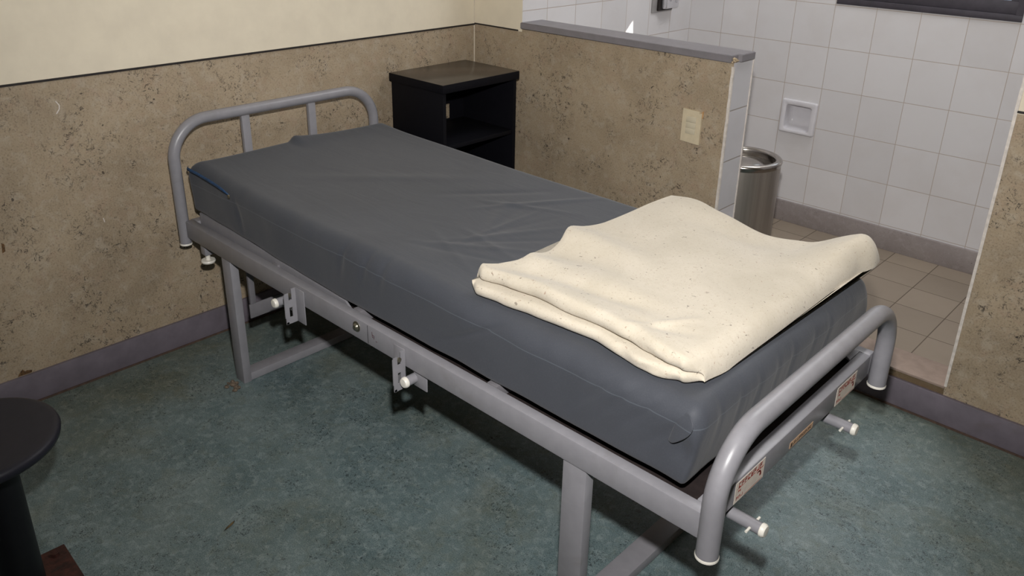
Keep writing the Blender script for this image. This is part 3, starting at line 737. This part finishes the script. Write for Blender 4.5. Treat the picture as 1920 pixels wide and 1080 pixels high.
def build_mattress():
    nx, ny, nz = 240, 96, 22
    b = bmesh.new(); H = 0.17
    def grid(f, a, c):
        vs = [[b.verts.new(f(i / a, k / c)) for k in range(c + 1)] for i in range(a + 1)]
        for i in range(a):
            for k in range(c): b.faces.new((vs[i][k], vs[i + 1][k], vs[i + 1][k + 1], vs[i][k + 1]))
    Lx, Ly = MX1 - MX0, MY1 - MY0
    grid(lambda u, v: (MX0 + Lx * u, MY0 + Ly * v, H), nx, ny); grid(lambda u, v: (MX0 + Lx * u, MY0 + Ly * v, 0), nx, ny)
    grid(lambda u, v: (MX0 + Lx * u, MY0, H * v), nx, nz); grid(lambda u, v: (MX0 + Lx * u, MY1, H * v), nx, nz)
    grid(lambda u, v: (MX0, MY0 + Ly * u, H * v), ny, nz); grid(lambda u, v: (MX1, MY0 + Ly * u, H * v), ny, nz)
    bmesh.ops.remove_doubles(b, verts=list(b.verts), dist=1e-5)
    for v in b.verts:
        x, y, h = v.co
        rt = 0.052; rb = 0.014; kk = 0.28 + 0.72 * smooth(0.45, 0.9, h / H); rx = 0.034 * kk; ry = 0.044 * kk
        q = Vector((min(max(x, MX0 + rx), MX1 - rx), min(max(y, MY0 + ry), MY1 - ry), min(max(h, rb), H - rt)))
        d = Vector(((x - q.x) / rx, (y - q.y) / ry, (h - q.z) / (rt if h > H / 2 else rb)))
        mx = max(abs(d.x), abs(d.y), abs(d.z))
        if mx > 1e-6 and d.length > 1e-6:
            d *= mx / d.length
        x, y, h = q.x + d.x * rx, q.y + d.y * ry, q.z + d.z * (rt if h > H / 2 else rb)
        f = h / H
        zb, zt = mbot(x), mtop(x, y)
        z = zb + (zt - zb) * f
        # creases on the lying surface
        if f > 0.55:
            z += sum(ridge(x, y, *r) for r in RID) * smooth(0.55, 0.9, f)
            z += 0.019 * smooth(-1.05, -1.02, y) * math.exp(-max(0, y + 1.02) / 0.085) * gauss(x - 0.15, 0.05)       # tuft at the head end
        # slight belly and pulls on the sides
        side = smooth(MY0 + 0.08, MY0, y)
        if side > 0:
            y -= side * 0.000
            y += side * (0.004 * noise.noise(Vector((x * 9, 2.0, f * 1.2))) + 0.002 * smooth(0.45, 1.0, f) * noise.noise(Vector((x * 22 + f * 3, 5.0, f * 2))) + 0.003)
            for (xc, fc, sl) in ((1.78, 0.55, 0.9), (1.84, 0.6, 0.8), (1.90, 0.62, 0.8), (1.95, 0.5, 0.9), (1.45, 0.6, 1.6), (1.40, 0.45, 1.7), (1.05, 0.8, 0.3), (0.95, 0.75, 0.2), (1.12, 0.85, 0.2), (0.42, 0.45, -0.3)):
                y += side * 0.0045 * gauss((x - xc) - (f - fc) * H * sl, 0.010) * gauss(f - fc, 0.28)
        end = smooth(MX1 - 0.07, MX1, x)
        if end > 0:
            x -= end * 0.018 * (1 - f) ** 2
            x += end * (0.004 * noise.noise(Vector((y * 10, 7.0, f * 1.5))) - 0.003)
            for yc in (-1.33, -1.25, -1.18, -1.10, -1.03, -0.93, -0.86):
                x -= end * 0.0028 * gauss(y - yc - 0.03 * (f - 0.5), 0.007) * gauss(f - 0.62, 0.36)
        # seat of the foot-end corner: pinch where the sheet is folded in
        k = gauss(x - 2.005, 0.03) * gauss(y + 1.40, 0.03)
        y += 0.010 * k * gauss(f - 0.45, 0.2)
        k2 = gauss(x - 0.125, 0.035) * gauss(y + 1.40, 0.045) * gauss(f - 0.86, 0.28)      # pulled-out corner by the zip
        x -= 0.016 * k2; y -= 0.009 * k2
        v.co = (x, y, z)
    m = MB(); m.merge(b)
    return m
mo = empty('mattress', (1.09, -1.01, MZ0), 'slate grey fabric-covered mattress lying on the grey bed frame', 'mattress')
build_mattress().build('cover', M['mattress'], mo, 80)
# zip at the head-end of the near side
m = MB(); pts = [(0.1165, -1.404, 0.687), (0.128, -1.4135, 0.6865), (0.155, -1.415, 0.686), (0.19, -1.4130, 0.684), (0.25, -1.4135, 0.681), (0.30, -1.4135, 0.677), (0.345, -1.4130, 0.671), (0.385, -1.4125, 0.664)]
vs = []; fs = []
for i, p in enumerate(pts):
    w_ = 0.006 if i < 7 else 0.002
    vs += [(p[0], p[1] + 0.002, p[2] + w_), (p[0], p[1] - 0.0015, p[2]), (p[0], p[1] + 0.0005, p[2] - w_)]
for i in range(len(pts) - 1):
    a = i * 3; fs += [(a, a + 3, a + 4, a + 1), (a + 1, a + 4, a + 5, a + 2)]
m._add(vs, fs); zp = m.build('zip', M['zip'], mo, 80); zp['label'] = 'blue zip along the head corner of the near side'
sol = zp.modifiers.new('thick', 'SOLIDIFY'); sol.thickness = 0.0012
m = MB(); m.box(0.384, 0.394, -1.4155, -1.412, 0.655, 0.666, 0.001); m.build('puller', M['bolt'], zp)
# folded hospital corner flap
m = MB(); n = 10; vs = []; fs = []
edge = [(2.006, -1.398, 0.664), (2.017, -1.404, 0.655), (2.021, -1.409, 0.644), (2.015, -1.411, 0.630), (2.005, -1.4115, 0.618), (1.993, -1.4115, 0.606), (1.980, -1.408, 0.594)]
inn = [(1.985, -1.386, 0.664), (1.982, -1.398, 0.652), (1.979, -1.402, 0.641), (1.976, -1.402, 0.629), (1.973, -1.402, 0.617), (1.970, -1.402, 0.604), (1.967, -1.402, 0.592)]
for e_, i_ in zip(edge, inn):
    for k in range(4):
        t = k / 3; bul = 0.001 * math.sin(PI * t)
        vs.append((i_[0] + (e_[0] - i_[0]) * t, i_[1] + (e_[1] - i_[1]) * t - bul, i_[2] + (e_[2] - i_[2]) * t))
for i in range(len(edge) - 1):
    for k in range(3): fs.append((i * 4 + k, i * 4 + k + 1, i * 4 + k + 5, i * 4 + k + 4))
m._add(vs, fs); fl = m.build('folded_corner', M['mattress'], mo, 80)
s_ = fl.modifiers.new('thick', 'SOLIDIFY'); s_.thickness = 0.003; s_.offset = -1
u_ = fl.modifiers.new('sub', 'SUBSURF'); u_.levels = 2; u_.render_levels = 2

# ------------------------------------------------------------------ blanket
def interp(tab, x):
    if x <= tab[0][0]: return tab[0][1]
    for (a, b) in zip(tab[:-1], tab[1:]):
        if x <= b[0]:
            t = (x - a[0]) / (b[0] - a[0]); t = t * t * (3 - 2 * t)
            return a[1] + (b[1] - a[1]) * t
    return tab[-1][1]
def build_blanket():
    NS, NT_ = 150, 90
    # near edge (y) by s, far edge (y) by s, left edge (x) by t, right edge (x) by t
    near = [(0, -1.362), (0.04, -1.374), (0.15, -1.366), (0.30, -1.358), (0.45, -1.354), (0.58, -1.347), (0.70, -1.356), (0.80, -1.368), (0.88, -1.366), (0.94, -1.352), (1.0, -1.318)]
    far = [(0, -0.605), (0.12, -0.595), (0.3, -0.615), (0.5, -0.625), (0.7, -0.605), (0.85, -0.575), (1.0, -0.565)]
    left = [(0, 1.402), (0.05, 1.396), (0.10, 1.412), (0.2, 1.428), (0.35, 1.424), (0.45, 1.405), (0.6, 1.430), (0.8, 1.432), (1.0, 1.444)]
    right = [(0, 1.985), (0.1, 1.994), (0.4, 1.997), (0.7, 1.998), (0.85, 2.005), (0.95, 2.022), (1.0, 2.018)]
    def thick(s, t):
        T = 0.052
        T += 0.012 * gauss(t, 0.10) * (1 - smooth(0.8, 1.0, s))          # the two folds stack up along the near side
        T += 0.016 * gauss(t - 0.43, 0.055) * (1 - smooth(0.10, 0.55, s)) # soft wave running in from the left edge
        T += 0.009 * gauss(t - 0.215, 0.035) * (1 - smooth(0.05, 0.30, s))
        T -= 0.012 * gauss(t - 0.31, 0.055) * (1 - smooth(0.05, 0.5, s))
        T += 0.014 * gauss(t - 1.0, 0.2) * gauss(s - 0.12, 0.16)
        T -= 0.024 * gauss(t - 1.0, 0.22) * gauss(s - 0.58, 0.2)
        T += 0.050 * smooth(0.62, 1.0, t) * smooth(0.72, 0.97, s)
        T += 0.006 * noise.noise(Vector((s * 3.2, t * 3.0, 1.7)))
        T -= 0.010 * gauss(t - 0.12 - 0.08 * s, 0.035) * smooth(0.0, 0.15, s) * (1 - smooth(0.5, 0.8, s))
        T += 0.004 * smooth(0.7, 1, s) * (1 - t)
        return T
    def env(s, t):
        e0 = 0.013; e1 = 0.085
        a = 1.0
        if s < e0: a = math.sqrt(max(0.0, 1 - (1 - s / e0) ** 2))
        if s > 1 - e1: a = min(a, math.sqrt(max(0.0, 1 - ((s - (1 - e1)) / e1) ** 2)))
        return a
    bm = bmesh.new(); rings = []
    for i in range(NS + 1):
        s = i / NS
        if s < 0.5: s = 0.5 * (2 * s) ** 1.35
        else: s = 1 - 0.5 * (2 * (1 - s)) ** 1.5
        yn, yfar = interp(near, s), interp(far, s)
        W = yfar - yn
        T0 = thick(s, 0.04); T1 = T0 * 0.46; T2 = T0 - T1
        r1, r2 = T1 / 2, T2 / 2
        fadeg = 1 - smooth(0.86, 0.97, s)
        dd = (0.019 + 0.006 * math.sin(s * 9)) * (1 - smooth(0.75, 0.95, s)); gg = 0.035 * fadeg
        Tf = thick(s, 0.97); rf = Tf / 2
        prof = []                      # (y, fraction of thickness)
        for k in range(20): prof.append((yn + r1 + (W - r1 - rf) * (1 - k / 20), 0.0, None))
        for k in range(12):
            a = -PI / 2 + PI * k / 11; prof.append((yn + r1 - r1 * math.cos(a), None, r1 + r1 * math.sin(a)))
        for k in range(1, 5): prof.append((yn + r1 + (dd + gg) * k / 4, None, T1))
        for k in range(3, -1, -1): prof.append((yn + r2 + dd + (r1 - r2 + gg) * k / 4 + 0.0, None, T1 + 0.0012 + (0.001 if k == 0 else 0)))
        for k in range(1, 12):
            a = -PI / 2 + PI * k / 11; prof.append((yn + dd + r2 - r2 * math.cos(a), None, T1 + 0.0012 + r2 + r2 * math.sin(a)))
        ys = yn + dd + r2; ye = yfar - rf
        for k in range(1, 61):
            y = ys + (ye - ys) * k / 60; t = (y - yn) / W
            prof.append((y, 1.0, None))
        for k in range(1, 14):
            a = PI / 2 - PI * k / 13; prof.append((ye + rf * math.cos(a), None, rf + rf * math.sin(a)))
        ring = []
        for (y, fr, zz) in prof:
            t = max(0.0, min(1.0, (y - yn) / W))
            xl, xr = interp(left, t), interp(right, t)
            x = xl + (xr - xl) * s
            T = thick(s, t)
            if fr is not None: h = fr * T
            else: h = zz
            e = env(s, t)
            Tl = T if t > 0.2 else T0
            mid = Tl * (0.50 - 0.34 * smooth(0.3, 0.8, s))
            # creases
            if h > 0.6 * Tl:
                h += ridge(x, y, (1.80, -1.33), (1.90, -1.18), 0.010, 0.006) + ridge(x, y, (1.78, -1.30), (1.94, -1.25), 0.012, -0.006)
                h += ridge(x, y, (1.55, -1.30), (1.95, -1.32), 0.016, 0.003) + ridge(x, y, (1.5, -1.15), (1.8, -1.2), 0.03, 0.003)
                h += ridge(x, y, (1.62, -0.9), (1.95, -1.15), 0.03, 0.002) + ridge(x, y, (1.5, -0.75), (1.9, -0.70), 0.04, -0.004)
            h = mid + (h - mid) * e
            zb = max(mtop(min(x, 1.97), max(min(y, -0.68), -1.33)), 0) + 0.0045
            # hang of the fold over the rounded mattress edge
            over = 0.010 * smooth(1.97, 2.01, x) * (1 - smooth(0.5, 0.8, t))
            h -= over * (1 - h / max(Tl, 1e-4))
            wob = 0.0
            if y < yn + 0.05: wob = 0.005 * noise.noise(Vector((x * 14, h * 30, 3.3))) + 0.008 * noise.noise(Vector((x * 26, h * 45, 9.3))) * smooth(1.74, 1.88, x)
            ring.append(bm.verts.new((x, y + wob, zb + h)))
        rings.append(ring)
    n = len(rings[0])
    for i in range(NS):
        for k in range(n):
            bm.faces.new((rings[i][k], rings[i][(k + 1) % n], rings[i + 1][(k + 1) % n], rings[i + 1][k]))
    bm.faces.new(rings[0]); bm.faces.new(list(reversed(rings[-1])))
    m = MB(); m.merge(bm)
    return m
bl = build_blanket().build('blanket', M['blanket'], None, 80)
tag(bl, 'folded cream wool blanket with dark flecks lying on the foot of the slate mattress', 'blanket')

# ------------------------------------------------------------------ litter
m = MB(); vs = [(0.9476, -1.7837, 0.003), (0.9525, -1.793, 0.007), (0.9585, -1.808, 0.006), (0.9624, -1.8233, 0.002), (0.9545, -1.812, 0.002), (0.9490, -1.797, 0.002), (0.9600, -1.806, 0.0025), (0.9560, -1.793, 0.003)]
m._add(vs, [(0, 1, 5), (1, 2, 4, 5), (2, 3, 4), (0, 7, 1), (7, 6, 2, 1), (6, 3, 2)])
lf = m.build('dry_leaf', M['leaf']); tag(lf, 'small dry curled leaf on the green floor in front of the bed', 'leaf')
s_ = lf.modifiers.new('thick', 'SOLIDIFY'); s_.thickness = 0.0008
m = MB(); rr = random.Random(4)
for k in range(26):
    a = rr.uniform(0, 2 * PI); d = rr.uniform(0, 1) ** 0.6 * 0.026; r = rr.uniform(0.003, 0.0085)
    m.lathe([(0, -r * .5), (r * .8, -r * .3), (r, r * .2), (r * .6, r * .7), (0, r * .9)], (0.375 + d * math.cos(a) * 1.3, -1.470 + d * math.sin(a) * 0.8, r * 0.5), (rr.uniform(-.4, .4), rr.uniform(-.4, .4), 1), 6)
lo = m.build('rubble', M['debris']); tag(lo, 'crumbled rusty rubble on the floor at the near head-end bed leg', 'rubble', kind='stuff')

# ------------------------------------------------------------------ lights, world, camera
def light(name, kind, loc, energy, color=(1, 1, 1)):
    d = bpy.data.lights.new(name, kind); d.energy = energy; d.color = color
    o = bpy.data.objects.new(name, d); o.location = loc; col.objects.link(o); return o
fl_ = light('camera_flash', 'SPOT', (2.545, -2.43, 1.74), 236, (1.0, 0.975, 0.95))
fl_.data.shadow_soft_size = 0.028; fl_.data.spot_size = math.radians(120); fl_.data.spot_blend = 1.0
tgt = Vector((0.90, -0.30, 1.10)); fl_.rotation_euler = (tgt - fl_.location).to_track_quat('-Z', 'Y').to_euler()
ce = light('ceiling_fill', 'AREA', (2.0, -2.0, RZ - 0.02), 2.0, (1.0, 0.98, 0.96)); ce.data.shape = 'RECTANGLE'; ce.data.size = 1.3; ce.data.size_y = 1.3  # added fill light for the main room, not a real fixture
cb = light('bathroom_fill', 'AREA', (1.6, 0.75, RZ - 0.02), 24, (0.98, 0.985, 1.0)); cb.data.shape = 'RECTANGLE'; cb.data.size = 0.9; cb.data.size_y = 0.6  # added fill light that brightens the bathroom tiles, not a real fixture
sn = light('sun', 'SUN', (4, 3, 4), 9.0, (1.0, 0.95, 0.88)); sn.data.angle = math.radians(0.5)
sn.rotation_euler = SUN.to_track_quat('-Z', 'Y').to_euler()

w_ = bpy.data.worlds.new('world'); scn.world = w_; w_.use_nodes = True
nt = w_.node_tree; bg = nt.nodes['Background']
sky = nt.nodes.new('ShaderNodeTexSky'); sky.sky_type = 'NISHITA'; sky.sun_disc = False
sky.sun_elevation = math.radians(30); sky.sun_rotation = math.radians(60)
nt.links.new(sky.outputs[0], bg.inputs[0]); bg.inputs[1].default_value = 0.6

f, yaw, pitch, roll, cy = 1535.20843, -0.752229796, 0.391568384, -0.0195759106, 432.760334
fw = Vector((math.sin(yaw) * math.cos(pitch), math.cos(yaw) * math.cos(pitch), -math.sin(pitch)))
r0 = Vector((math.cos(yaw), -math.sin(yaw), 0)); d0 = fw.cross(r0)
rt_ = r0 * math.cos(roll) + d0 * math.sin(roll); dn = -r0 * math.sin(roll) + d0 * math.cos(roll)
cd = bpy.data.cameras.new('camera'); cam = bpy.data.objects.new('camera', cd); col.objects.link(cam)
S = 1.53
mw = Matrix(((rt_.x, -dn.x, -fw.x, 1.7085 * S), (rt_.y, -dn.y, -fw.y, -1.6524 * S), (rt_.z, -dn.z, -fw.z, S), (0, 0, 0, 1)))
cam.matrix_world = mw
cd.sensor_width = 36; cd.lens = f / 1920 * 36; cd.shift_y = -(540 - cy) / 1920; cd.clip_start = 0.02
scn.camera = cam
scn.view_settings.view_transform = 'Standard'; scn.view_settings.look = 'None'
scn.view_settings.exposure = 0.0; scn.view_settings.gamma = 1.0; scn.view_settings.use_curve_mapping = False
